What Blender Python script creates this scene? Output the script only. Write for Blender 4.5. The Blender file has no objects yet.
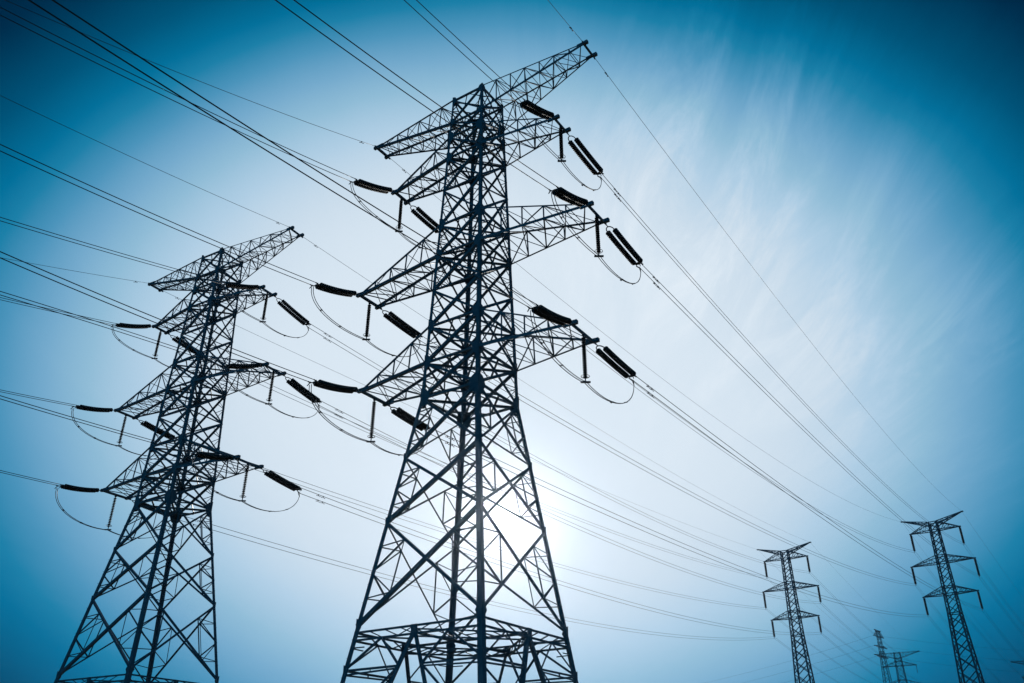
import bpy, math, random
from mathutils import Vector, Matrix
random.seed(11)
R = math.radians
S = bpy.context.scene
COL = S.collection
V = Vector
UP = V((0, 0, 1))

# ------------------------------------------------------------------ helpers
def link(o, parent=None):
    COL.objects.link(o)
    if parent is not None:
        o.parent = parent
    return o

def tag(o, label=None, cat=None, group=None, kind=None):
    if label: o['label'] = label
    if cat: o['category'] = cat
    if group: o['group'] = group
    if kind: o['kind'] = kind
    return o

def empty(name, loc=(0, 0, 0), rz=0.0):
    o = bpy.data.objects.new(name, None)
    o.location = loc
    o.rotation_euler = (0, 0, rz)
    o.empty_display_size = .5
    return link(o)

class MB:
    """collects shapes, links them as one mesh object"""
    def __init__(s):
        s.v = []; s.f = []; s.smooth = False
    def prism(s, p, q, prof, x, y):
        n = len(prof); b = len(s.v)
        for c in (p, q):
            for (i, j) in prof:
                s.v.append(c + x * i + y * j)
        for k in range(n):
            k2 = (k + 1) % n
            s.f.append((b + k, b + k2, b + n + k2, b + n + k))
        s.f.append(tuple(b + k for k in reversed(range(n))))
        s.f.append(tuple(b + n + k for k in range(n)))
    def angle(s, p, q, w, nrm=None, t=None):
        """a rolled steel angle from p to q, one flange in the plane whose normal is nrm"""
        p = V(p); q = V(q); ax = (q - p)
        if ax.length < 1e-4: return
        ax.normalize()
        n = V(nrm) if nrm is not None else V((.31, .2, .9))
        x = n.cross(ax)
        if x.length < 1e-3: x = V((1, 0, .2)).cross(ax)
        x.normalize(); y = ax.cross(x).normalized()
        t = t or max(.1 * w, .008)
        h = w / 2
        pr = [(-h, -t / 2), (h, -t / 2), (h, t / 2), (-h + t, t / 2), (-h + t, w - t / 2), (-h, w - t / 2)]
        s.prism(p, q, pr, x, -y if n.dot(y) > 0 else y)
    def corner(s, p, q, w, x, y, t=None):
        """a leg angle: heel at the corner, flanges along x and y"""
        t = t or .09 * w
        pr = [(0, 0), (w, 0), (w, t), (t, t), (t, w), (0, w)]
        s.prism(V(p), V(q), pr, V(x), V(y))
    def box(s, c, x, y, z):
        """box centred at c with half extents as vectors"""
        c = V(c); b = len(s.v)
        for k in (-1, 1):
            for i, j in ((-1, -1), (1, -1), (1, 1), (-1, 1)):
                s.v.append(c + x * i + y * j + z * k)
        s.f += [(b + 3, b + 2, b + 1, b), (b + 4, b + 5, b + 6, b + 7)]
        for k in range(4):
            k2 = (k + 1) % 4
            s.f.append((b + k, b + k2, b + 4 + k2, b + 4 + k))
    def plate(s, c, a, b, n, t=.03):
        s.box(c, V(a), V(b), V(n).normalized() * (t / 2))
    def poly(s, pts, n, t):
        b = len(s.v); m = len(pts); n = V(n).normalized() * t / 2
        for k in (-1, 1):
            for p in pts: s.v.append(V(p) + n * k)
        s.f.append(tuple(b + k for k in reversed(range(m)))); s.f.append(tuple(b + m + k for k in range(m)))
        for k in range(m):
            k2 = (k + 1) % m
            s.f.append((b + k, b + k2, b + m + k2, b + m + k))
    def tube(s, pts, r, seg=6, caps=True):
        pts = [V(p) for p in pts]; rings = []
        n = len(pts); rr = r if hasattr(r, '__len__') else [r] * n
        ref = None
        for i, p in enumerate(pts):
            d = (pts[min(i + 1, n - 1)] - pts[max(i - 1, 0)]).normalized()
            if ref is None:
                ref = d.cross(UP)
                if ref.length < .05: ref = d.cross(V((1, 0, 0)))
            x = (ref - d * ref.dot(d)).normalized(); y = d.cross(x); ref = x
            b = len(s.v)
            for k in range(seg):
                a = 2 * math.pi * k / seg
                s.v.append(p + (x * math.cos(a) + y * math.sin(a)) * rr[i])
            rings.append(b)
        for b, c in zip(rings, rings[1:]):
            for k in range(seg):
                k2 = (k + 1) % seg
                s.f.append((b + k, b + k2, c + k2, c + k))
        if caps:
            s.f.append(tuple(rings[0] + k for k in reversed(range(seg))))
            s.f.append(tuple(rings[-1] + k for k in range(seg)))
    def build(s, name, mat, parent=None, smooth=False):
        me = bpy.data.meshes.new(name)
        me.from_pydata([tuple(v) for v in s.v], [], s.f)
        me.materials.append(mat)
        if smooth or s.smooth:
            for p in me.polygons: p.use_smooth = True
        me.update()
        return link(bpy.data.objects.new(name, me), parent)

def copy_tree(o, parent=None):
    c = o.copy()
    COL.objects.link(c)
    c.parent = parent
    for ch in list(o.children):
        copy_tree(ch, c)
    return c

# ------------------------------------------------------------------ materials
def new_mat(name):
    m = bpy.data.materials.new(name); m.use_nodes = True
    nt = m.node_tree
    return m, nt, nt.nodes['Principled BSDF']

def steel_mat(name, c0, c1, rough, metal):
    m, nt, b = new_mat(name)
    tc = nt.nodes.new('ShaderNodeTexCoord')
    n1 = nt.nodes.new('ShaderNodeTexNoise'); n1.inputs['Scale'].default_value = 2.3; n1.inputs['Detail'].default_value = 6
    n2 = nt.nodes.new('ShaderNodeTexNoise'); n2.inputs['Scale'].default_value = 31.; n2.inputs['Detail'].default_value = 3
    mp = nt.nodes.new('ShaderNodeMapping'); mp.inputs['Scale'].default_value = (1, 1, .25)
    nt.links.new(tc.outputs['Object'], mp.inputs['Vector'])
    nt.links.new(mp.outputs['Vector'], n1.inputs['Vector']); nt.links.new(tc.outputs['Object'], n2.inputs['Vector'])
    mx = nt.nodes.new('ShaderNodeMath'); mx.operation = 'MULTIPLY_ADD'; mx.inputs[1].default_value = .35
    nt.links.new(n2.outputs['Fac'], mx.inputs[0]); nt.links.new(n1.outputs['Fac'], mx.inputs[2])
    cr = nt.nodes.new('ShaderNodeValToRGB')
    cr.color_ramp.elements[0].position = .42; cr.color_ramp.elements[0].color = (*c0, 1)
    cr.color_ramp.elements[1].position = .85; cr.color_ramp.elements[1].color = (*c1, 1)
    nt.links.new(mx.outputs[0], cr.inputs['Fac']); nt.links.new(cr.outputs['Color'], b.inputs['Base Color'])
    b.inputs['Metallic'].default_value = metal
    mr = nt.nodes.new('ShaderNodeMapRange'); mr.inputs['To Min'].default_value = rough - .1; mr.inputs['To Max'].default_value = rough + .15
    nt.links.new(n1.outputs['Fac'], mr.inputs['Value']); nt.links.new(mr.outputs['Result'], b.inputs['Roughness'])
    return m

M_STEEL = steel_mat('galvanised_steel', (.070, .115, .150), (.13, .19, .235), .55, .25)
M_FIT = steel_mat('fitting_steel', (.035, .038, .042), (.07, .075, .08), .5, .4)
M_WIRE = steel_mat('aluminium_strand', (.022, .034, .044), (.05, .065, .08), .5, .25)
M_INS = steel_mat('dark_glazed_ceramic', (.014, .011, .011), (.028, .02, .018), .5, 0.)
M_INS.node_tree.nodes['Principled BSDF'].inputs['Specular IOR Level'].default_value = .3
M_CONC = steel_mat('footing_concrete', (.22, .21, .2), (.34, .33, .31), .8, 0.)

# ------------------------------------------------------------------ camera numbers solved from the photograph
F_PX, PITCH, EYE = 837.905, 28.6347, 1.6
Z_BASE = -4.6       # the pylons stand lower than the camera

# ------------------------------------------------------------------ big strain pylon (local frame: +X = arm towards the photo's right, +Y = along the line, away from the camera)
ARM = {'g': (40.81, 8.11, .557), '1': (35.975, 6.01, .634), '2': (28.74, 7.98, .865), '3': (21.88, 6.865, 1.086)}
Z_TOP, Z_BL0, Z_U1, Z_L1, Z_U2, Z_L2, Z_U3, Z_L3, Z_W = 40.86, 38.88, 37.68, 36.0, 30.92, 28.77, 24.1, 21.89, 19.8
Z_B1, Z_B2, Z_B3, Z_B4 = 16.5, 13.19, 8.4, 6.5
def half(z):
    if z >= Z_W: return .07 + 1.085 + (Z_TOP - z) * (1.762 - 1.085) / (Z_TOP - Z_W)
    return .07 + 1.762 + (Z_W - z) * .1425
def node(sx, sy, z):
    h = half(z); return V((sx * h, sy * h, z))
FACES = [('near', lambda t, z: V((t * half(z), -half(z), z)), V((0, -1, 0)), .175),
         ('far', lambda t, z: V((t * half(z), half(z), z)), V((0, 1, 0)), .12),
         ('west', lambda t, z: V((-half(z), t * half(z), z)), V((-1, 0, 0)), .12),
         ('east', lambda t, z: V((half(z), t * half(z), z)), V((1, 0, 0)), .175)]

def strain_pylon():
    root = empty('lattice_pylon')
    steel = M_STEEL
    # legs with gusset plates
    lv = [0, Z_W, Z_TOP]
    gz = [Z_TOP - .12, Z_BL0, Z_U1, Z_L1, Z_U2, Z_L2, Z_U3, Z_L3, Z_W, Z_B1, Z_B2, Z_B3, Z_B4]
    for sx, sy in ((1, -1), (-1, -1), (1, 1), (-1, 1)):
        m = MB()
        for za, zb, w in ((Z_BASE - .1, 1., .29), (1., Z_B3, .26), (Z_B3, Z_B2, .235), (Z_B2, Z_W, .225), (Z_W, Z_L2, .195), (Z_L2, Z_U1, .17), (Z_U1, Z_TOP, .145)):
            m.corner(node(sx, sy, za), node(sx, sy, zb), w, V((-sx, 0, 0)), V((0, -sy, 0)))
        for z in gz:
            g = .58 if z == Z_W else (.45 if z > Z_W else .24)
            if z == Z_B3: g = .32
            if z > Z_U1: g = .34
            c = node(sx, sy, z)
            for ax, n in ((V((-sx, 0, 0)), V((0, sy, 0))), (V((0, -sy, 0)), V((sx, 0, 0)))):
                c2 = c + n * .012
                m.poly([c2 + UP * g, c2 + ax * g * .62 + UP * g * .75, c2 + ax * g * 1.05, c2 + ax * g * .62 - UP * g * .75, c2 - UP * g], n, .022)
        # climbing bolts
        z = -1.
        while z < Z_U1:
            c = node(sx, sy, z)
            m.tube([c + V((-sx * .1, 0, 0)), c + V((-sx * .1, sy * .14, 0))], .010, 4)
            z += .8
        m.build('leg', steel, root)
    # bracing of the four faces
    for nm, P, n, W in FACES:
        m = MB()
        up = [(Z_BL0, Z_TOP, 1), (Z_U1, Z_BL0, 1), (Z_L1, Z_U1, 1), (Z_U2, Z_L1, 2), (Z_L2, Z_U2, 1), (Z_U3, Z_L2, 2), (Z_L3, Z_U3, 1), (Z_W, Z_L3, 1)]
        for za, zb, k in up:
            for i in range(k):
                z0 = za + (zb - za) * i / k; z1 = za + (zb - za) * (i + 1) / k
                w = .085 + (Z_TOP - z0) * .0026
                big = W > .15
                m.angle(P(-1, z0), P(1, z1), w * (1.25 if big else 1.), n)
                m.angle(P(1, z0) - n * .02, P(-1, z1) - n * .02, w, n)
                zm = (z0 + z1) / 2
                c = P(0, zm)
                m.poly([c + UP * .10, c + P(.08, zm) - P(0, zm), c - UP * .10, c + P(-.08, zm) - P(0, zm)], n, .02)
                if k == 2 or zb - za > 1.9:
                    # redundant members of the panel
                    for sgn in (-1, 1):
                        a = P(sgn, zm); 
                        m.angle(a, P(sgn * .5, (z0 * 3 + z1) / 4), .045, n); m.angle(a, P(sgn * .5, (z0 + z1 * 3) / 4), .045, n)
            m.angle(P(-1, za), P(1, za), .11, n)
            if k == 2:
                zc = (za + zb) / 2
                m.angle(P(-1, zc), P(1, zc), .075, n)
        m.angle(P(-1, Z_TOP - .06), P(1, Z_TOP - .06), .11, n)
        m.build('shaft_bracing', steel, root)
        # splayed part: three tall X panels with redundants
        m = MB()
        for z0, z1 in ((Z_B1, Z_W), (Z_B2, Z_B1), (Z_B3, Z_B2)):
            h0, h1 = half(z0), half(z1)
            w = W * (1.0 if z0 < Z_B1 else .9)
            m.angle(P(-1, z0), P(1, z1), w if nm == 'near' else w * .8, n)
            m.angle(P(1, z0) - n * .03, P(-1, z1) - n * .03, w if nm == 'east' else w * .8, n)
            tx = h0 / (h0 + h1); zx = z0 + (z1 - z0) * tx
            def dpt(sg, t):      # along diagonal from lower corner sg to upper corner -sg
                return P(sg, z0).lerp(P(-sg, z1), t)
            for sg in (-1, 1):
                A0, A1 = P(sg, z0), P(sg, z1)
                lo = dpt(sg, tx * .5); hi = dpt(-sg, 1 - (1 - tx) * .5)
                mid = A0.lerp(A1, .5)
                rw = .07
                m.angle(mid, lo, rw, n); m.angle(mid, hi, rw, n)
                m.angle(A0.lerp(A1, .25), lo, .05, n); m.angle(A0.lerp(A1, .75), hi, .05, n)
                # hangers in the upper and lower triangle of the panel
                m.angle(dpt(-sg, 1 - (1 - tx) * .5), dpt(-sg, 1 - (1 - tx) * .5) .lerp(P(0, z1), 0.0) + (dpt(sg, tx * .5) - dpt(-sg, 1 - (1 - tx) * .5)) * .98, .055, n)
        # horizontal ring and the K frame down to the footings
        ZR = Z_B3 - .30
        for dz in (0, -.34):
            m.angle(P(-1, ZR + dz), P(1, ZR + dz), .085, n)
        for k in range(-3, 4):
            a = P(k / 4, ZR); b = P((k + (1 if k < 0 else -1)) / 4, ZR - .34)
            m.angle(a, b, .05, n)
        mid = P(0, ZR - .2)
        m.plate(mid + n * .02, P(.05, Z_B3) - P(0, Z_B3), UP * .24, n, .03)
        for sg in (-1, 1):
            foot = P(sg, Z_BASE + .3)
            m.angle(mid, foot, W * .9, n); m.angle(mid + UP * .02 + n * -.1, foot - n * .1, W * .55, n)
            K = lambda z: mid.lerp(foot, (mid.z - z) / (mid.z - foot.z))
            for z in (Z_B4, 3.6, .6, -2.):
                a = P(sg, z)
                m.angle(a, K(z), .09, n); m.angle(a - UP * .18, K(z - .1), .07, n)
                m.angle(a.lerp(K(z), .5), a.lerp(K(z), .5) - UP * .15, .05, n)
            q = P(sg * .52, ZR - .34)
            m.angle(P(sg, Z_B4), q, .085, n); m.angle(K(Z_B4), q, .085, n)
            m.angle(P(sg, 3.6), K(Z_B4), .08, n); m.angle(P(sg, .6), K(3.6), .08, n); m.angle(P(sg, -2.), K(.6), .08, n)
            m.angle(P(sg, (Z_B3 + Z_B4) / 2), P(sg * .76, (Z_B3 + Z_B4) / 2 - .02), .05, n)
        m.build('splay_bracing', steel, root)
    # horizontal frames inside the body
    for z, w in ((Z_TOP - .06, .08), (Z_BL0, .09), (Z_U1, .08), (Z_L1, .10), (Z_U2, .09), (Z_L2, .11), (Z_U3, .10), (Z_L3, .12), (Z_W, .12)):
        m = MB(); e = .03
        m.angle(node(1, 1, z - e), node(-1, -1, z - e), w, UP)
        m.angle(node(-1, 1, z + e), node(1, -1, z + e), w, UP)
        h = half(z)
        mids = [V((h, 0, z)), V((0, h, z)), V((-h, 0, z)), V((0, -h, z))]
        for i in range(4):
            m.angle(mids[i], mids[(i + 1) % 4], w * .75, UP)
        m.build('diaphragm', steel, root)
    m = MB()
    z = Z_B3 - .42; h = half(z)
    mids = [V((h, 0, z)), V((0, h, z)), V((-h, 0, z)), V((0, -h, z))]
    for i in range(4):
        a, b = mids[i], mids[(i + 1) % 4]
        for dz in (0, -.3): m.angle(a + UP * dz, b + UP * dz, .075, UP)
        for k in range(6): m.angle(a.lerp(b, k / 6), a.lerp(b, (k + 1) / 6) - UP * .3, .045, V((a + b).normalized()))
        c = a.lerp(b, .5)
        cs = V((1 if c.x > 0 else -1, 1 if c.y > 0 else -1, 0)); cor = V((cs.x * h, cs.y * h, z))
        m.angle(c, cor, .07, UP)
    m.angle(mids[0], mids[2], .1, UP); m.angle(mids[1] - UP * .12, mids[3] - UP * .12, .1, UP)
    m.build('diaphragm', steel, root)
    # cross arms
    def arm(key, side, zl, zu, npan, name):
        zt, ln, tw = ARM[key]
        ow = 1 if side > 0 else -1
        T = {sy: V((ow * ln, sy * tw, zt)) for sy in (-1, 1)}
        lo = {sy: node(ow, sy, zl) for sy in (-1, 1)}; hi = {sy: node(ow, sy, zu) for sy in (-1, 1)}
        k = 1.0 if key != 'g' else .82
        m = MB()
        for sy, wl, wu in ((-1, .17, .085), (1, .095, .13)):
            n = V((0, sy, 0))
            m.angle(T[sy], lo[sy], wl * k, n); m.angle(T[sy] + UP * .03, hi[sy], wu * k, n)
        a = m.build(name, steel, root)
        m = MB()
        lp = lambda sy, t: lo[sy].lerp(T[sy], t); hp = lambda sy, t: hi[sy].lerp(T[sy] + UP * .03, t)
        w = .052 if key != 'g' else .045
        ts = [i / npan for i in range(npan + 1)]
        for sy in (-1, 1):
            n = V((0, sy, 0))
            for i in range(npan - 1):
                m.angle(lp(sy, ts[i + 1]), hp(sy, ts[i + 1]), w * 1.15, n)
                if i % 2 == 0: m.angle(lp(sy, ts[i]), hp(sy, ts[i + 1]), w, n)
                else: m.angle(hp(sy, ts[i]), lp(sy, ts[i + 1]), w, n)
        for g, wf in ((lp, 1.0), (hp, .9)):
            for i in range(npan):
                if i < npan - 1: m.angle(g(-1, ts[i + 1]), g(1, ts[i + 1]), w * wf, UP)
                m.angle(g(-1 if i % 2 else 1, ts[i]), g(1 if i % 2 else -1, ts[i + 1] if i < npan - 1 else .97), w * wf, UP)
                if g is lp: m.angle(g(1 if i % 2 else -1, ts[i]) - UP * .02, g(-1 if i % 2 else 1, ts[i + 1] if i < npan - 1 else .97) - UP * .02, w * wf * .9, UP)
        for i in range(1, npan - 1):
            m.angle(lp(-1, ts[i]), hp(1, ts[i]), w * .9, V((1, 0, 0)))
        m.build('lacing', steel, a)
        m = MB()
        o = V((ow, 0, 0))
        m.angle(T[-1] - o * .02, T[1] - o * .02, .13, UP); m.angle(T[-1] - UP * .09 + o * .05, T[1] - UP * .09 + o * .05, .10, o)
        for sy in (-1, 1):
            m.box(T[sy] + o * .12 + UP * .0, o * .17 * k, V((0, sy * .09, 0)), UP * .10)
            m.plate(T[sy] + V((-ow * .2, 0, .02)), o * .28, UP * .13, V((0, 1, 0)), .05)
            m.plate(T[sy] + V((0, sy * .14, -.05)), V((0, .10, 0)), UP * .07, o, .04)
        m.build('tip_beam', steel, a)
    for sd in (1, -1):
        arm('g', sd, Z_BL0, Z_TOP, 7, 'earth_wire_arm')
        arm('1', sd, Z_L1, Z_U1, 4, 'cross_arm')
        arm('2', sd, Z_L2, Z_U2, 5, 'cross_arm')
        arm('3', sd, Z_L3, Z_U3, 4, 'cross_arm')
    for sx, sy in ((1, -1), (-1, -1), (1, 1), (-1, 1)):
        m = MB(); c = node(sx, sy, Z_BASE)
        m.box(c + V((-sx * .1, -sy * .1, .05)), V((.75, 0, 0)), V((0, .75, 0)), UP * .25)
        m.box(c + V((-sx * .1, -sy * .1, .38)), V((.45, 0, 0)), V((0, .45, 0)), UP * .08)
        m.build('footing', M_CONC, root)
    return root

# ------------------------------------------------------------------ tall suspension pylon
SUS = {'g': (56.85, 6.34), '1': (53.75, 5.11), '2': (46.65, 6.42), '3': (40.0, 5.38)}
SUS_STR = 3.88
def suspension_pylon(spec, ztop, hw_top, hw_waist, z_waist, hw_base, string, npk=1., mw=1.):
    root = empty('suspension_pylon')
    def hf(z):
        if z >= z_waist: return hw_top + (ztop - z) * (hw_waist - hw_top) / (ztop - z_waist)
        return hw_waist + (z_waist - z) * (hw_base - hw_waist) / (z_waist - Z_BASE)
    nd = lambda sx, sy, z: V((sx * hf(z), sy * hf(z), z))
    for sx, sy in ((1, -1), (-1, -1), (1, 1), (-1, 1)):
        m = MB()
        m.corner(nd(sx, sy, Z_BASE - .1), nd(sx, sy, z_waist), .32 * mw, V((-sx, 0, 0)), V((0, -sy, 0)))
        m.corner(nd(sx, sy, z_waist), nd(sx, sy, ztop), .26 * mw, V((-sx, 0, 0)), V((0, -sy, 0)))
        m.build('leg', M_STEEL, root)
    levels = [ztop]
    while levels[-1] > Z_BASE + 1:
        z = levels[-1]; levels.append(max(Z_BASE + .3, z - max(1.75, hf(z) * 1.85)))
    for n in (V((0, -1, 0)), V((0, 1, 0)), V((1, 0, 0)), V((-1, 0, 0))):
        m = MB()
        t = V((abs(n.y), abs(n.x), 0))
        P = lambda s, z: n * hf(z) + t * s * hf(z) + UP * z
        for z1, z0 in zip(levels, levels[1:]):
            w = (.14 if z0 > z_waist - 1 else .17) * mw
            m.angle(P(-1, z0), P(1, z1), w, n); m.angle(P(1, z0) - n * .02, P(-1, z1) - n * .02, w, n)
        for z in (spec['1'][0], spec['2'][0], spec['3'][0], spec['2'][0] + 1.5, spec['3'][0] + 1.5, z_waist, z_waist * .55, ztop - .05):
            m.angle(P(-1, z), P(1, z), .16 * mw, n)
        m.build('face_bracing', M_STEEL, root)
    for sd in (1, -1):
        for k in 'g123':
            zt, ln = spec[k]
            m = MB()
            if k == 'g':
                zl, zu = ztop - .75 * npk, ztop
            else:
                zl, zu = zt, zt + 1.5 * npk
                if k == '1': zu = ztop - .02
            T = V((sd * ln, 0, zt))
            for sy in (-1, 1):
                tp = T + V((0, sy * .14, 0))
                m.angle(nd(sd, sy, zl), tp, .17 * mw, V((0, sy, 0))); m.angle(nd(sd, sy, zu), tp + UP * .03, .15 * mw, V((0, sy, 0)))
                for i in range(1, 4):
                    a = nd(sd, sy, zl).lerp(tp, i / 4); b = nd(sd, sy, zu).lerp(tp, i / 4)
                    m.angle(a, b, .08 * mw, V((0, sy, 0)))
                    m.angle(nd(sd, sy, zl).lerp(tp, (i - 1) / 4), b, .08 * mw, V((0, sy, 0)))
            for i in range(1, 4):
                for zz in (zl, zu):
                    a = nd(sd, -1, zz).lerp(T, i / 4); b = nd(sd, 1, zz).lerp(T, i / 4)
                    m.angle(a, b, .06, UP); m.angle(nd(sd, -1, zz).lerp(T, (i - 1) / 4), b, .06, UP)
            m.box(T + V((sd * .05, 0, 0)), V((.22, 0, 0)), V((0, .22, 0)), UP * .10)
            m.build('earth_wire_arm' if k == 'g' else 'cross_arm', M_STEEL, root)
    for sx, sy in ((1, -1), (-1, -1), (1, 1), (-1, 1)):
        m = MB(); m.box(nd(sx, sy, Z_BASE) + UP * .1, V((.6, 0, 0)), V((0, .6, 0)), UP * .3)
        m.build('footing', M_CONC, root)
    return root

# ------------------------------------------------------------------ insulators
def sheds(m, pts, r_disc, seg=12, pitch=.155):
    """a cap-and-pin string along the polyline pts"""
    L = [0]
    for a, b in zip(pts, pts[1:]): L.append(L[-1] + (b - a).length)
    def at(s):
        for i in range(len(pts) - 1):
            if s <= L[i + 1] or i == len(pts) - 2:
                t = (s - L[i]) / (L[i + 1] - L[i]); return pts[i].lerp(pts[i + 1], t)
    n = max(3, int(L[-1] / pitch)); st = L[-1] / n
    path = []; rad = []
    for k in range(n):
        s = k * st
        for ds, r in ((.02, .33), (.30, .40), (.38, .80), (.50, 1.0), (.72, .96), (.76, .45)):
            path.append(at(s + ds * st)); rad.append(r * r_disc)
    m.tube(path, rad, seg)

def frame_of(a, b):
    d = (b - a).normalized(); x = d.cross(UP).normalized(); y = x.cross(d)
    return d, x, y

def strain_set(tip, end, bow, sep=.44, stacked=False):
    """twin strain string from the arm tip to the line end; returns its root and the two clamp points"""
    r = empty('strain_insulator', tip)
    o = V(tip)
    L = (end - tip).length
    d, x, y = frame_of(tip, end)
    def C(t, off=0.):      # bowed centre line, local to root
        return (end - tip) * t - UP * (4 * bow * t * (1 - t)) + x * off
    t0, t1 = (.145, .915) if stacked else (.11, .885)
    m = MB()               # shackle and curved yoke at the tower end
    m.tube([C(0) , C(.03), C(.06)], .028, 6)
    arc = []
    for k in range(9):
        a = math.pi * k / 8
        arc.append(C(.06 + (t0 - .065) * (1 - math.sin(a)) , -math.cos(a) * sep / 2) + d * .0)
    m.tube(arc, .030, 6)
    m.build('link', M_FIT, r)
    for sg in (-1, 1):
        m = MB(); m.smooth = True
        sheds(m, [C(t0 + (t1 - t0) * k / 8, sg * sep / 2) for k in range(9)], .158, 12, .15)
        m.build('shed_string', M_INS, r)
    m = MB()               # line-end yoke plate
    c = C(t1 + .03)
    m.poly([C(t1, -sep / 2 - .07), C(t1, sep / 2 + .07), C(t1 + .03, sep / 2 + .05), C(t1 + .055, .06), C(t1 + .055, -.06), C(t1 + .03, -sep / 2 - .05)], y, .035)
    m.build('yoke_plate', M_FIT, r)
    m = MB()
    ends = []
    for sg in (-1, 1):
        p = C(1, 0.) + UP * (.21 if sg > 0 else -.21) if stacked else C(1, sg * .21)
        m.tube([C(t1 + .03, sg * .12), C(t1 + .07, sg * .20) - UP * .03, p], [.03, .036, .034], 6)
        m.tube([p - d * .18, p - d * .10 - UP * .12, p - UP * .26 + d * .02], [.03, .028, .024], 6)
        ends.append(o + p)
    m.build('clamp', M_FIT, r)
    return r, ends

def hanging_set(top, length, r_disc=.115, name='hanging_insulator', ring=True, n_seg=10, twin=0.):
    r = empty(name, top)
    m = MB(); m.tube([V((0, 0, 0)), V((0, 0, -.16))], .03, 6)
    m.box(V((0, 0, -.04)), V((.07, 0, 0)), V((0, .05, 0)), UP * .06)
    m.build('link', M_FIT, r)
    for x in ((-twin, twin) if twin else (0.,)):
        m = MB(); m.smooth = True
        sheds(m, [V((x, 0, -.15)), V((x, 0, -length * .5)), V((x, 0, -length + .22))], r_disc, n_seg, .12)
        m.build('shed_string', M_INS, r)
    m = MB()
    m.tube([V((0, 0, -length + .24)), V((0, 0, -length + .02))], .032, 6)
    if ring:
        ring_pts = [V((math.cos(a) * .21, math.sin(a) * .21, -length + .30)) for a in [2 * math.pi * k / 12 for k in range(13)]]
        m.tube(ring_pts, .014, 5, False)
        m.tube([V((-.21, 0, -length + .30)), V((0, 0, -length + .2)), V((.21, 0, -length + .30))], .011, 5)
    m.box(V((0, 0, -length)), V((.24, 0, 0)), V((0, .05, 0)), UP * .035)
    m.build('clamp', M_FIT, r)
    return r

# ------------------------------------------------------------------ wires
def damper(parent, p, d):
    """stockbridge damper hanging on a wire at p, wire direction d"""
    m = MB()
    m.box(p - UP * .04, d * .03, d.cross(UP).normalized() * .02, UP * .07)
    q = p - UP * .11
    m.tube([q - d * .18, q - d * .05 + UP * .01, q + d * .05 + UP * .01, q + d * .18], .007, 5)
    for sg in (-1, 1):
        m.tube([q + d * sg * .11, q + d * sg * .13, q + d * sg * .19, q + d * sg * .21], [.015, .028, .031, .015], 7)
    m.build('vibration_damper', M_FIT, parent)

def span(name, ends_a, fn, label, cat, group, r, damp=(), npts=48, marks=(), damp_b=()):
    """one thing: one or two wires; fn(k, t) -> world point of wire k"""
    o0 = V(fn(0, 0))
    root = empty(name, o0)
    tag(root, label, cat, group)
    for k in range(ends_a):
        m = MB(); m.smooth = True
        P = [V(fn(k, (i / npts) ** 1.0)) - o0 for i in range(npts + 1)]
        m.tube(P, r, 6)
        w = m.build('wire', M_WIRE, root)
        for s, dd in [(s, 1) for s in damp] + [(s, -1) for s in damp_b]:
            # damper at arc distance s from one end
            acc = 0; idx = range(npts) if dd > 0 else range(npts, 0, -1)
            for i in idx:
                a, b = P[i], P[i + dd]; l = (b - a).length
                if acc + l >= s:
                    damper(w, a.lerp(b, (s - acc) / l), (b - a).normalized()); break
                acc += l
    if ends_a == 2 and marks:
        for s in marks:
            a = V(fn(0, s)) - o0; b = V(fn(1, s)) - o0
            m = MB(); m.tube([a, b], .022, 6)
            dd = (V(fn(0, min(1, s + .01))) - V(fn(0, s))).normalized()
            for q in (a, b): m.tube([q - dd * .07, q + dd * .07], .036, 7)
            m.build('spacer', M_FIT, root)
    return root

# ------------------------------------------------------------------ where things stand (solved from the photograph)
MAIN = dict(x=-2.1825, y=40.0, az=.98188)
LEFT = dict(x=-24.0355, y=57.834, az=1.04855)
FR = dict(x=93.531, y=182.754, az=.88908, dz=0.)
FL = dict(x=65.967, y=202.414, az=1.00594, dz=-1.333)
ST3 = dict(x=150.7, y=346.5, az=1.0, dz=11.)
ST4 = dict(x=169.7, y=285.5, az=1.0, dz=0.)

def axes(q):
    a = V((-math.sin(q['az']), math.cos(q['az']), 0)); L = V((math.cos(q['az']), math.sin(q['az']), 0))
    return a, L
def place(root, q):
    root.location = (q['x'], q['y'], q.get('dz', 0.))
    a, L = axes(q)
    root.rotation_euler = (0, 0, math.atan2(-a.y, -a.x))   # local +X = -a, local +Y = L
def tip(q, k, side, fb):
    a, L = axes(q); z, l, tw = ARM[k]
    return V((q['x'], q['y'], z + q.get('dz', 0.))) + a * (l * side) + L * (tw * fb)
def sus_tip(q, k, side):
    a, L = axes(q); z, l = SUS[k]
    return V((q['x'], q['y'], z + q['dz'])) + a * (l * side)

LV = {'g': 'top', '1': 'upper', '2': 'middle', '3': 'lower'}
SD = {1: 'left', -1: 'right'}

pylon = strain_pylon()
place(pylon, MAIN)
tag(pylon, 'largest lattice pylon, black against the sun in the centre of the view', 'pylon', 'strain pylons')
P2 = copy_tree(pylon); place(P2, LEFT)
tag(P2, 'second largest lattice pylon, standing left of the big central one', 'pylon', 'strain pylons')
P3 = copy_tree(pylon); place(P3, ST3)
tag(P3, 'tiny far pylon with a level top beam, right of the slender mast-like pylon', 'pylon', 'strain pylons')
P4 = copy_tree(pylon); place(P4, ST4)
tag(P4, 'farthest right pylon, only its left arm tips showing at the picture edge', 'pylon', 'strain pylons')

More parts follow.
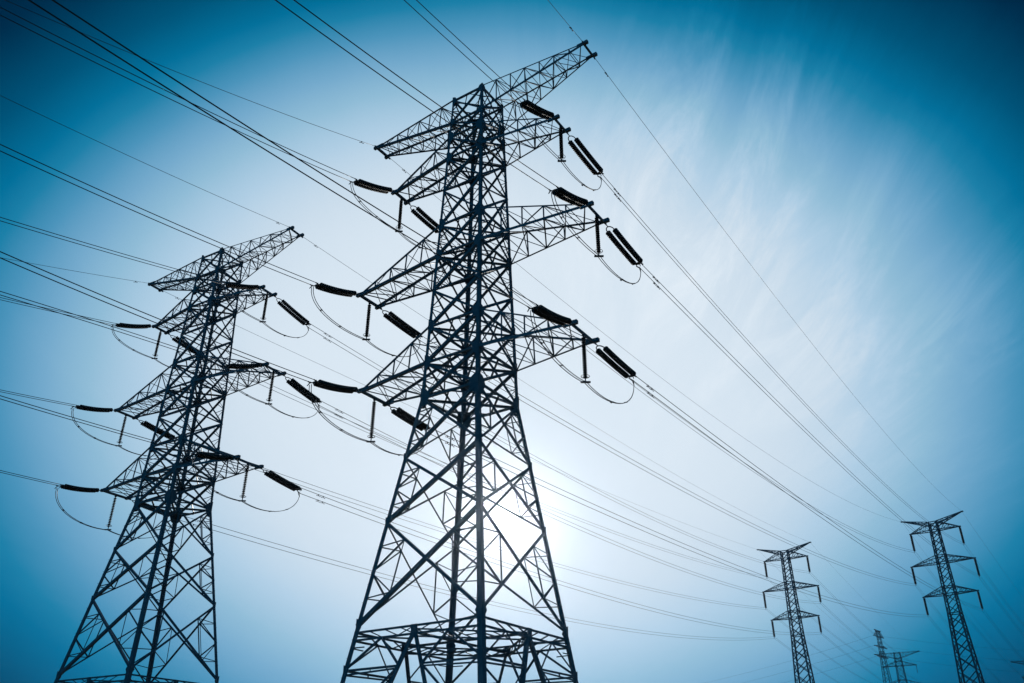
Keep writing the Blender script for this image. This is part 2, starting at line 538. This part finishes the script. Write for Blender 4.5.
sus = suspension_pylon(SUS, 55.6, .90, 1.30, 36., 3.3, SUS_STR)
place(sus, FR); tag(sus, 'distant pylon with raised V top and hanging insulators, tallest at the right', 'pylon', 'suspension pylons')
sus2 = copy_tree(sus); place(sus2, FL)
tag(sus2, 'distant pylon with raised V top, between the big central pylon and the rightmost one', 'pylon', 'suspension pylons')
SL_SPEC = {'g': (57.5, 2.6), '1': (55.2, 4.4), '2': (51.5, 5.6), '3': (47.9, 4.8)}
SLN = dict(x=138., y=330., az=R(-43), dz=0.)
slim = suspension_pylon(SL_SPEC, 57.3, .55, .75, 50., 3.0, 2.5, .4, .55)
slim.name = 'slender_pylon'; place(slim, SLN)
tag(slim, 'slender far pylon seen edge-on beside the tiny level-topped pylon', 'pylon')

# ------------------------------------------------------------------ spans of the two near lines
PYN = {'M': 'the central pylon', 'L': 'the left pylon'}
BACK = {
 'M': dict(q=MAIN, phi=R(211), w={('g',-1):(-.216,.0012),('g',1):(-.471,.0022),('1',-1):(-.235,-.501,.0015),('2',-1):(-.306,-.414,.0018),('3',-1):(-.189,-.261,.0014),('1',1):(-.33,-.457,.0020),('2',1):(-.212,-.343,.0018),('3',1):(-.129,-.26,.0018)}),
 'L': dict(q=LEFT, phi=R(201), w={('g',-1):(-.365,.001),('g',1):(-.449,.0012),('1',-1):(-.376,-.508,.001),('2',-1):(-.216,-.493,-.001),('3',-1):(-.161,-.28,.001),('1',1):(-.335,-.485,.0012),('2',1):(-.245,-.321,.0015),('3',1):(-.127,-.215,.0015)})}
FWD = {
 'M': dict(q=MAIN, to=FR, w={('g',1):4.666,('g',-1):3.396,('1',1):(4.293,-.08),('1',-1):(3.897,-.079),('2',1):(3.123,-.097),('2',-1):(2.417,-.09),('3',1):(2.988,-.092),('3',-1):(1.95,-.049)}),
 'L': dict(q=LEFT, to=FL, w={('g',1):1.5,('g',-1):2.309,('1',1):(2.5,-.125),('1',-1):(3.756,-.194),('2',1):(2.5,-.124),('2',-1):(3.348,-.189),('3',1):(3.421,-.07),('3',-1):(3.161,-.135)})}
TON = {'M': 'the rightmost V-topped pylon', 'L': 'the leftmost V-topped pylon'}
LI_F, LI_B = 4.05, 3.95
BSEP = .21
XL = {('M', '3', -1): .42, ('M', '2', -1): .3, ('M', '1', -1): .25, ('M', '1', 1): -.4, ('M', '3', 1): -.25, ('L', '3', 1): .3}   # string lengths that differ
RC, RG = .020, .014

for key in 'ML':
    q = BACK[key]['q']; a, L = axes(q)
    jump = {}
    # back spans
    phi = BACK[key]['phi']; d = V((math.sin(phi), math.cos(phi), 0)); side = d.cross(UP).normalized()
    for (k, sd), w in BACK[key]['w'].items():
        T = tip(q, k, sd, -1)
        if k == 'g':
            s, c = w
            T0 = T - L * .1
            fn = lambda i, t, T0=T0, s=s, c=c: T0 + d * (75 * t) + UP * (s * 75 * t + c * (75 * t) ** 2)
            span('ground_wire', 1, fn, f"thin single wire rising up-left from the {SD[sd]} end of {PYN[key]}'s top beam", 'ground wire', 'ground wires', RG, damp=(1.6,))
            continue
        s, s0, c = w
        T0 = T + V((0, 0, -.07)) - L * .16
        E_ = T0 + d * (LI_B - .16) + UP * (s0 * LI_B + .07)
        r, ends = strain_set(T0, E_, .13, .30)
        tag(r, f"twin dark insulator strings running up-left off {PYN[key]}'s {LV[k]} {SD[sd]} arm", 'insulator', 'strain insulators')
        jump[(k, sd, -1)] = ends
        fn = lambda i, t, E_=E_, s=s, c=c: E_ + side * (BSEP * (-1, 1)[i]) + d * (72 * t) + UP * (s * 72 * t + c * (72 * t) ** 2)
        span('conductor_pair', 2, fn, f"twin wires going up-left from {PYN[key]}'s {LV[k]} {SD[sd]} arm", 'power line', 'twin conductors', RC)
    # forward spans
    qf = FWD[key]['to']
    for (k, sd), w in FWD[key]['w'].items():
        T = tip(q, k, sd, 1)
        B = sus_tip(qf, k, sd) - UP * (0 if k == 'g' else SUS_STR)
        df = (B - T); df.z = 0; df.normalize(); sf = df.cross(UP).normalized()
        if k == 'g':
            T0 = T + L * .1
            fn = lambda i, t, T0=T0, B=B, sag=w: T0 + (B - T0) * t - UP * (4 * sag * t * (1 - t))
            span('ground_wire', 1, fn, f"thin single wire from {PYN[key]}'s top {SD[sd]} tip to {TON[key]}", 'ground wire', 'ground wires', RG, damp=(1.6,))
            continue
        sag, s0 = w
        T0 = T + V((0, 0, -.07)) + L * .16
        li = LI_F + XL.get((key, k, sd), 0.)
        E_ = T0 + df * (li - .16) + UP * (s0 * li + .07)
        r, ends = strain_set(T0, E_, .06, .42, True)
        tag(r, f"twin dark insulator strings sloping down-right off {PYN[key]}'s {LV[k]} {SD[sd]} arm", 'insulator', 'strain insulators')
        jump[(k, sd, 1)] = ends
        fn = lambda i, t, E_=E_, B=B, sf=sf, sag=sag: E_ + (B - E_) * t + UP * (BSEP * (-1, 1)[i]) - UP * (4 * sag * t * (1 - t))
        span('conductor_pair', 2, fn, f"twin wires from {PYN[key]}'s {LV[k]} {SD[sd]} arm to {TON[key]}", 'power line', 'twin conductors', RC, damp=(1.9, 2.4))
    # jumper posts and jumper loops
    for k in '123':
        for sd in (1, -1):
            top = (tip(q, k, sd, 1) + tip(q, k, sd, -1)) / 2 - UP * .12
            ln = 2.62
            r = hanging_set(top, ln)
            tag(r, f"single dark rod insulator hanging straight down from {PYN[key]}'s {LV[k]} {SD[sd]} arm tip", 'insulator', 'jumper insulators')
            bot = top - UP * (ln + .02)
            o0 = bot
            jr = empty('jumper_loop', bot)
            tag(jr, f"slack loop cable under {PYN[key]}'s {LV[k]} {SD[sd]} arm tip", 'jumper cable', 'jumper loops')
            fw = jump[(k, sd, 1)]; bk = jump[(k, sd, -1)]
            for i in range(2):
                off = a * (.06 if i else -.06)
                mid = bot + off
                def match(e, other):      # keep the two cables of a loop from crossing
                    return e
                A_ = bk[0] if (bk[0] - mid).dot(off) > (bk[1] - mid).dot(off) else bk[1]
                F_ = fw[0] if (fw[0] - mid).dot(off) > (fw[1] - mid).dot(off) else fw[1]
                ca = (bk[0] + bk[1]) / 2; cf = (fw[0] + fw[1]) / 2
                A_ = A_.lerp(ca, .65); F_ = F_.lerp(cf, .65)
                m = MB(); m.smooth = True
                pts = []
                def bez(p0, p1, p2, p3, n):
                    return [p0 * (1 - t) ** 3 + p1 * 3 * t * (1 - t) ** 2 + p2 * 3 * t * t * (1 - t) + p3 * t ** 3 for t in [j / n for j in range(n + 1)]]
                h = V((A_.x - mid.x, A_.y - mid.y, 0)); hf_ = V((F_.x - mid.x, F_.y - mid.y, 0))
                dropb = 1.35 if k != '3' else 1.2
                pts += bez(A_ - UP * .24, A_ - UP * (A_.z - mid.z + dropb) * .62 + h * .02, mid + h * .42 - UP * .42, mid, 14)
                pts += bez(mid, mid + hf_ * .42 - UP * .50, F_ - UP * (F_.z - mid.z + .6) * .66 + hf_ * .02, F_ - UP * .24, 16)[1:]
                m.tube([p - o0 for p in pts], .021, 6)
                m.build('wire', M_WIRE, jr)
                for j in (5, 9, 20, 24):
                    if i == 0:
                        dd = (pts[j + 1] - pts[j - 1]).normalized(); c0 = pts[j] - o0; off2 = a * .12
                        sm = MB(); sm.tube([c0, c0 + off2], .02, 6)
                        sm.tube([c0 - dd * .06, c0 + dd * .06], .034, 6); sm.tube([c0 + off2 - dd * .06, c0 + off2 + dd * .06], .034, 6)
                        sm.build('spacer', M_FIT, jr)

# ------------------------------------------------------------------ suspension strings and the spans past the far pylons
FARN = {'R': 'the rightmost V-topped pylon', 'L': 'the leftmost V-topped pylon'}
NEXT = {'R': (FR, ST4), 'L': (FL, ST3)}
NXN = {'R': 'the pylon behind', 'L': 'the level-topped pylon behind'}
hproto = hanging_set(V((0, 0, 0)), SUS_STR, .22, 'suspension_insulator', False, 8, .25)
first = True
for fk, (q, qn) in NEXT.items():
    for k in 'g123':
        for sd in (1, -1):
            T = sus_tip(q, k, sd)
            if k != 'g':
                h = hproto if first else copy_tree(hproto); first = False
                h.location = T - UP * .06
                h.rotation_euler = (0, 0, q['az'])
                tag(h, f'dark insulator string hanging from the {LV[k]} {SD[sd]} arm of {FARN[fk]}', 'insulator', 'suspension insulators')
                T = T - UP * (SUS_STR + .06)
            B = tip(qn, k, sd, -1)
            sag = 1.3 if k == 'g' else 2.0
            dd = B - T; dd.z = 0; sf = dd.normalized().cross(UP)
            n = 1 if k == 'g' else 2
            fn = lambda i, t, T=T, B=B, sf=sf, sag=sag, n=n: T + (B - T) * t + sf * (0 if n == 1 else BSEP * (-1, 1)[i]) - UP * (4 * sag * t * (1 - t))
            span('ground_wire' if n == 1 else 'conductor_pair', n, fn,
                 ("thin single wire" if n == 1 else "twin wires") + f" from {FARN[fk]}'s {LV[k]} {SD[sd]} arm to {NXN[fk]}",
                 'ground wire' if n == 1 else 'power line', 'ground wires' if n == 1 else 'twin conductors', RG if n == 1 else RC, npts=20)
for qn, nm in ((ST3, 'the tiny level-topped pylon'), (ST4, 'the pylon cut off at the right edge')):
    for sd in (1, -1):
        if qn is ST4 and sd == -1: continue
        top = (tip(qn, '1', sd, 1) + tip(qn, '1', sd, -1)) / 2 - UP * .12
        h = hanging_set(top, 2.62, .14, 'hanging_insulator', False, 8)
        tag(h, f'short dark insulator under the {SD[sd]} end of {nm}', 'insulator', 'jumper insulators')
# the crossing line on the slender pylon
a, L = axes(SLN)
for k, nm in (('1', 'upper'), ('2', 'middle'), ('3', 'lower')):
    z, l = SL_SPEC[k]
    T = V((SLN['x'], SLN['y'], z)) + a * l * -1
    for dirn, lab in ((-1, 'left'), (1, 'right')):
        B = T + L * (dirn * 170) + V((0, 40 if dirn < 0 else 60, -12))
        fn = lambda i, t, T=T, B=B: T + (B - T) * t - UP * (4 * 4.5 * t * (1 - t))
        span('single_conductor', 1, fn, f'faint single wire running {lab} from the {nm} arm of the slender far pylon', 'power line', 'crossing wires', .022, npts=30)

# ------------------------------------------------------------------ ground
def sm(a, b, x):
    t = min(1, max(0, (x - a) / (b - a))); return t * t * (3 - 2 * t)
def ground_z(x, y):
    z = Z_BASE * sm(7, 26, math.hypot(x, y))
    z += 11.2 * math.exp(-(((x - ST3['x']) / 55) ** 2 + ((y - ST3['y']) / 60) ** 2))
    z -= 1.33 * math.exp(-(((x - FL['x']) / 25) ** 2 + ((y - FL['y']) / 25) ** 2))
    return z + .10 * math.sin(x * .21) * math.cos(y * .17)
m = MB()
grid = [-3200., -2000., -1200., -800., -550.] + [-400. + 10 * i for i in range(81)] + [520., 700., 1000., 1600., 2400., 3200.]
xs = sorted(set(grid + [-35., -25., -15., -5., 5., 15., 25., 35.]))
for y in xs:
    for x in xs: m.v.append(V((x, y, ground_z(x, y) - .02)))
n = len(xs)
for j in range(n - 1):
    for i in range(n - 1): m.f.append((j * n + i, j * n + i + 1, (j + 1) * n + i + 1, (j + 1) * n + i))
m.smooth = True
M_GROUND, nt, b = new_mat('dry_grass_field')
tc = nt.nodes.new('ShaderNodeTexCoord')
n1 = nt.nodes.new('ShaderNodeTexNoise'); n1.inputs['Scale'].default_value = .12; n1.inputs['Detail'].default_value = 9
n2 = nt.nodes.new('ShaderNodeTexNoise'); n2.inputs['Scale'].default_value = 7.; n2.inputs['Detail'].default_value = 6
nt.links.new(tc.outputs['Object'], n1.inputs['Vector']); nt.links.new(tc.outputs['Object'], n2.inputs['Vector'])
mxm = nt.nodes.new('ShaderNodeMath'); mxm.operation = 'MULTIPLY_ADD'; mxm.inputs[1].default_value = .5
nt.links.new(n2.outputs['Fac'], mxm.inputs[0]); nt.links.new(n1.outputs['Fac'], mxm.inputs[2])
cr = nt.nodes.new('ShaderNodeValToRGB')
cr.color_ramp.elements[0].position = .45; cr.color_ramp.elements[0].color = (.035, .045, .018, 1)
cr.color_ramp.elements[1].position = 1.; cr.color_ramp.elements[1].color = (.10, .085, .04, 1)
nt.links.new(mxm.outputs[0], cr.inputs['Fac']); nt.links.new(cr.outputs['Color'], b.inputs['Base Color'])
b.inputs['Roughness'].default_value = .95
bp = nt.nodes.new('ShaderNodeBump'); bp.inputs['Strength'].default_value = .5; bp.inputs['Distance'].default_value = .1
nt.links.new(n2.outputs['Fac'], bp.inputs['Height']); nt.links.new(bp.outputs['Normal'], b.inputs['Normal'])
g = m.build('ground', M_GROUND); tag(g, kind='structure')

# ------------------------------------------------------------------ haze
HAZE = 0.00007
if HAZE:
    m = MB()
    m.box(V((60, 190, 27.)), V((420, 0, 0)), V((0, 420, 0)), UP * 36.5)
    mh = bpy.data.materials.new('haze_air'); mh.use_nodes = True
    nt = mh.node_tree; nt.nodes.clear()
    out = nt.nodes.new('ShaderNodeOutputMaterial'); pv = nt.nodes.new('ShaderNodeVolumePrincipled')
    pv.inputs['Color'].default_value = (.60, .68, .85, 1); pv.inputs['Density'].default_value = HAZE
    pv.inputs['Anisotropy'].default_value = .95
    nt.links.new(pv.outputs['Volume'], out.inputs['Volume'])
    hz = m.build('haze', mh); tag(hz, kind='stuff')

# ------------------------------------------------------------------ world
SUN_EL, SUN_AZ = 16.94, -.49      # azimuth from +Y towards +X
sv = V((math.sin(R(SUN_AZ)) * math.cos(R(SUN_EL)), math.cos(R(SUN_AZ)) * math.cos(R(SUN_EL)), math.sin(R(SUN_EL))))
W = bpy.data.worlds.new('World'); S.world = W; W.use_nodes = True
nt = W.node_tree; nt.nodes.clear()
N_ = nt.nodes.new; LK = nt.links.new
def math_(op, a, b=None, c=None, clamp=False):
    n = N_('ShaderNodeMath'); n.operation = op; n.use_clamp = clamp
    for i, v in enumerate((a, b, c)):
        if v is None: continue
        if isinstance(v, (int, float)): n.inputs[i].default_value = v
        else: LK(v, n.inputs[i])
    return n.outputs[0]
def dot_(vec):
    n = N_('ShaderNodeVectorMath'); n.operation = 'DOT_PRODUCT'; LK(DIR, n.inputs[0]); n.inputs[1].default_value = vec
    return n.outputs['Value']
tc = N_('ShaderNodeTexCoord'); DIR = tc.outputs['Generated']
out = N_('ShaderNodeOutputWorld')
# clear-sky part
sky = N_('ShaderNodeTexSky'); sky.sky_type = 'NISHITA'; sky.sun_disc = False
sky.sun_elevation = R(SUN_EL); sky.sun_rotation = R(SUN_AZ)
sky.air_density = 1.; sky.dust_density = .6; sky.ozone_density = 3.
tint = N_('ShaderNodeMix'); tint.data_type = 'RGBA'; tint.blend_type = 'MULTIPLY'; tint.inputs['Factor'].default_value = 1.
LK(sky.outputs['Color'], tint.inputs['A']); tint.inputs['B'].default_value = (.0006, .005, .014, 1)
bg1 = N_('ShaderNodeBackground'); bg1.inputs['Strength'].default_value = .06; LK(tint.outputs['Result'], bg1.inputs['Color'])
# veil of thin high cloud lit from behind by the sun: brightest in the part of the sky around and above the sun
e = R(27)
u = dot_((1, 0, 0)); v = dot_((0, -math.sin(e), math.cos(e))); w = dot_((0, math.cos(e), math.sin(e)))
du = math_('DIVIDE', math_('ADD', u, .005), .600); dv = math_('DIVIDE', math_('ADD', v, .018), .459)
r2 = math_('ADD', math_('MULTIPLY', du, du), math_('MULTIPLY', dv, dv))
# large soft unevenness of the veil
nz = N_('ShaderNodeTexNoise'); nz.inputs['Scale'].default_value = 3.1; nz.inputs['Detail'].default_value = 3; nz.inputs['Roughness'].default_value = .45
LK(DIR, nz.inputs['Vector'])
r2 = math_('MULTIPLY', r2, math_('MULTIPLY_ADD', nz.outputs['Fac'], .14, .93))
q = math_('POWER', r2, 2.54)
front = math_('MULTIPLY', math_('GREATER_THAN', w, 0.0), 1.0)
veil = math_('MULTIPLY', math_('EXPONENT', math_('MULTIPLY', q, -1.0)), front)
s = math_('MULTIPLY_ADD', veil, .872, .038)
bk = N_('ShaderNodeMapRange'); bk.interpolation_type = 'SMOOTHSTEP'; LK(w, bk.inputs['Value'])   # brightening added to the unseen sky opposite the sun, lifts the camera-facing steel
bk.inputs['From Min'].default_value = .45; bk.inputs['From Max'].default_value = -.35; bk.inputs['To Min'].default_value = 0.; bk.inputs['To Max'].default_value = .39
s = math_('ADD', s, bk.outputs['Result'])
# cirrus wisps on a plane high above
sep = N_('ShaderNodeSeparateXYZ'); LK(DIR, sep.inputs[0])
zc = math_('MAXIMUM', sep.outputs['Z'], .05)
px = math_('DIVIDE', sep.outputs['X'], zc); py = math_('DIVIDE', sep.outputs['Y'], zc)
cmb = N_('ShaderNodeCombineXYZ'); LK(px, cmb.inputs[0]); LK(py, cmb.inputs[1])
mp = N_('ShaderNodeMapping'); mp.inputs['Rotation'].default_value = (0, 0, R(-6)); mp.inputs['Scale'].default_value = (4.6, .95, 1)
LK(cmb.outputs[0], mp.inputs['Vector'])
wn = N_('ShaderNodeTexNoise'); wn.inputs['Scale'].default_value = 1.7; wn.inputs['Detail'].default_value = 11; wn.inputs['Roughness'].default_value = .70; wn.inputs['Distortion'].default_value = .55
LK(mp.outputs[0], wn.inputs['Vector'])
wm = N_('ShaderNodeMapRange'); wm.interpolation_type = 'SMOOTHSTEP'; wm.inputs['From Min'].default_value = .36; wm.inputs['From Max'].default_value = .80
LK(wn.outputs['Fac'], wm.inputs['Value'])
# patch of sky that carries the wisps: high, right of the sun
mu = math_('DIVIDE', math_('SUBTRACT', u, .23), .17); mv = math_('DIVIDE', math_('SUBTRACT', v, .27), .20)
patch = math_('EXPONENT', math_('MULTIPLY', math_('ADD', math_('MULTIPLY', mu, mu), math_('MULTIPLY', mv, mv)), -1.0))
mu2 = math_('DIVIDE', math_('SUBTRACT', u, .44), .16); mv2 = math_('DIVIDE', math_('SUBTRACT', v, .04), .13)
patch2 = math_('EXPONENT', math_('MULTIPLY', math_('ADD', math_('MULTIPLY', mu2, mu2), math_('MULTIPLY', mv2, mv2)), -1.0))
patch = math_('MULTIPLY_ADD', patch, .85, .05); patch = math_('MULTIPLY_ADD', patch2, .42, patch)
wsp = math_('MULTIPLY', math_('MULTIPLY', wm.outputs['Result'], patch), front)
s = math_('ADD', s, math_('MULTIPLY', math_('SUBTRACT', wsp, math_('MULTIPLY', patch, .22)), .115))
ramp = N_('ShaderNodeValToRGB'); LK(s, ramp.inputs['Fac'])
def lin(c):
    c /= 255.; return c / 12.92 if c <= .04045 else ((c + .055) / 1.055) ** 2.4
stops = [(16, (0, 14, 36)), (46, (0, 44, 74)), (83, (0, 83, 120)), (112, (2, 112, 154)), (128, (28, 128, 168)), (148, (76, 148, 187)), (170, (117, 170, 204)), (188, (144, 188, 214)), (206, (176, 206, 228)), (222, (205, 222, 236)), (235, (223, 235, 245)), (250, (246, 250, 254))]
els = ramp.color_ramp.elements
while len(els) > 1: els.remove(els[0])
for i, (p, c) in enumerate(stops):
    el = els[0] if i == 0 else els.new(p / 255)
    el.position = p / 255; el.color = (*[lin(x) for x in c], 1)
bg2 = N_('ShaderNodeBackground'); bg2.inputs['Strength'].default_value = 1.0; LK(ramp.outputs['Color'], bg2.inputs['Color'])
# glare of the sun through the veil
cs = math_('MINIMUM', dot_(tuple(sv)), 1.0)
ang2 = math_('MULTIPLY', math_('SUBTRACT', 1.0, cs), 2.0)     # ~ angle squared
g1 = math_('MULTIPLY', math_('EXPONENT', math_('DIVIDE', ang2, -(R(.85) ** 2))), 2.4)
g2 = math_('MULTIPLY', math_('EXPONENT', math_('DIVIDE', ang2, -(R(6.0) ** 2))), .02)
gl = math_('ADD', g1, g2)
bg3 = N_('ShaderNodeBackground'); bg3.inputs['Color'].default_value = (1, .97, .94, 1); LK(gl, bg3.inputs['Strength'])
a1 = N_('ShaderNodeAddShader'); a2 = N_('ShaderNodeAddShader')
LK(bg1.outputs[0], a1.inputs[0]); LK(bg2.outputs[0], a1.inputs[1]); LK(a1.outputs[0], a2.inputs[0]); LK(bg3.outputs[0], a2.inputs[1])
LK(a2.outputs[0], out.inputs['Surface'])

# ------------------------------------------------------------------ sun lamp
ld = bpy.data.lights.new('sun', 'SUN'); ld.energy = 2.2; ld.angle = R(.53); ld.color = (1, .95, .87)
lo = link(bpy.data.objects.new('sun', ld)); lo.location = sv * 100
lo.rotation_euler = (-sv).to_track_quat('-Z', 'Y').to_euler()

# ------------------------------------------------------------------ camera
cd = bpy.data.cameras.new('camera'); cd.sensor_width = 36.; cd.sensor_fit = 'HORIZONTAL'
cd.lens = F_PX / 1024 * 36; cd.clip_end = 9000; cd.clip_start = .05
co = link(bpy.data.objects.new('camera', cd)); co.location = (0, 0, EYE); co.rotation_euler = (R(90 + PITCH), 0, 0)
S.camera = co
vs = S.view_settings
vs.view_transform = 'Standard'; vs.look = 'None'; vs.exposure = 0.; vs.gamma = 1.; vs.use_curve_mapping = False
S.cycles.volume_bounces = 0
S.cycles.max_bounces = 6
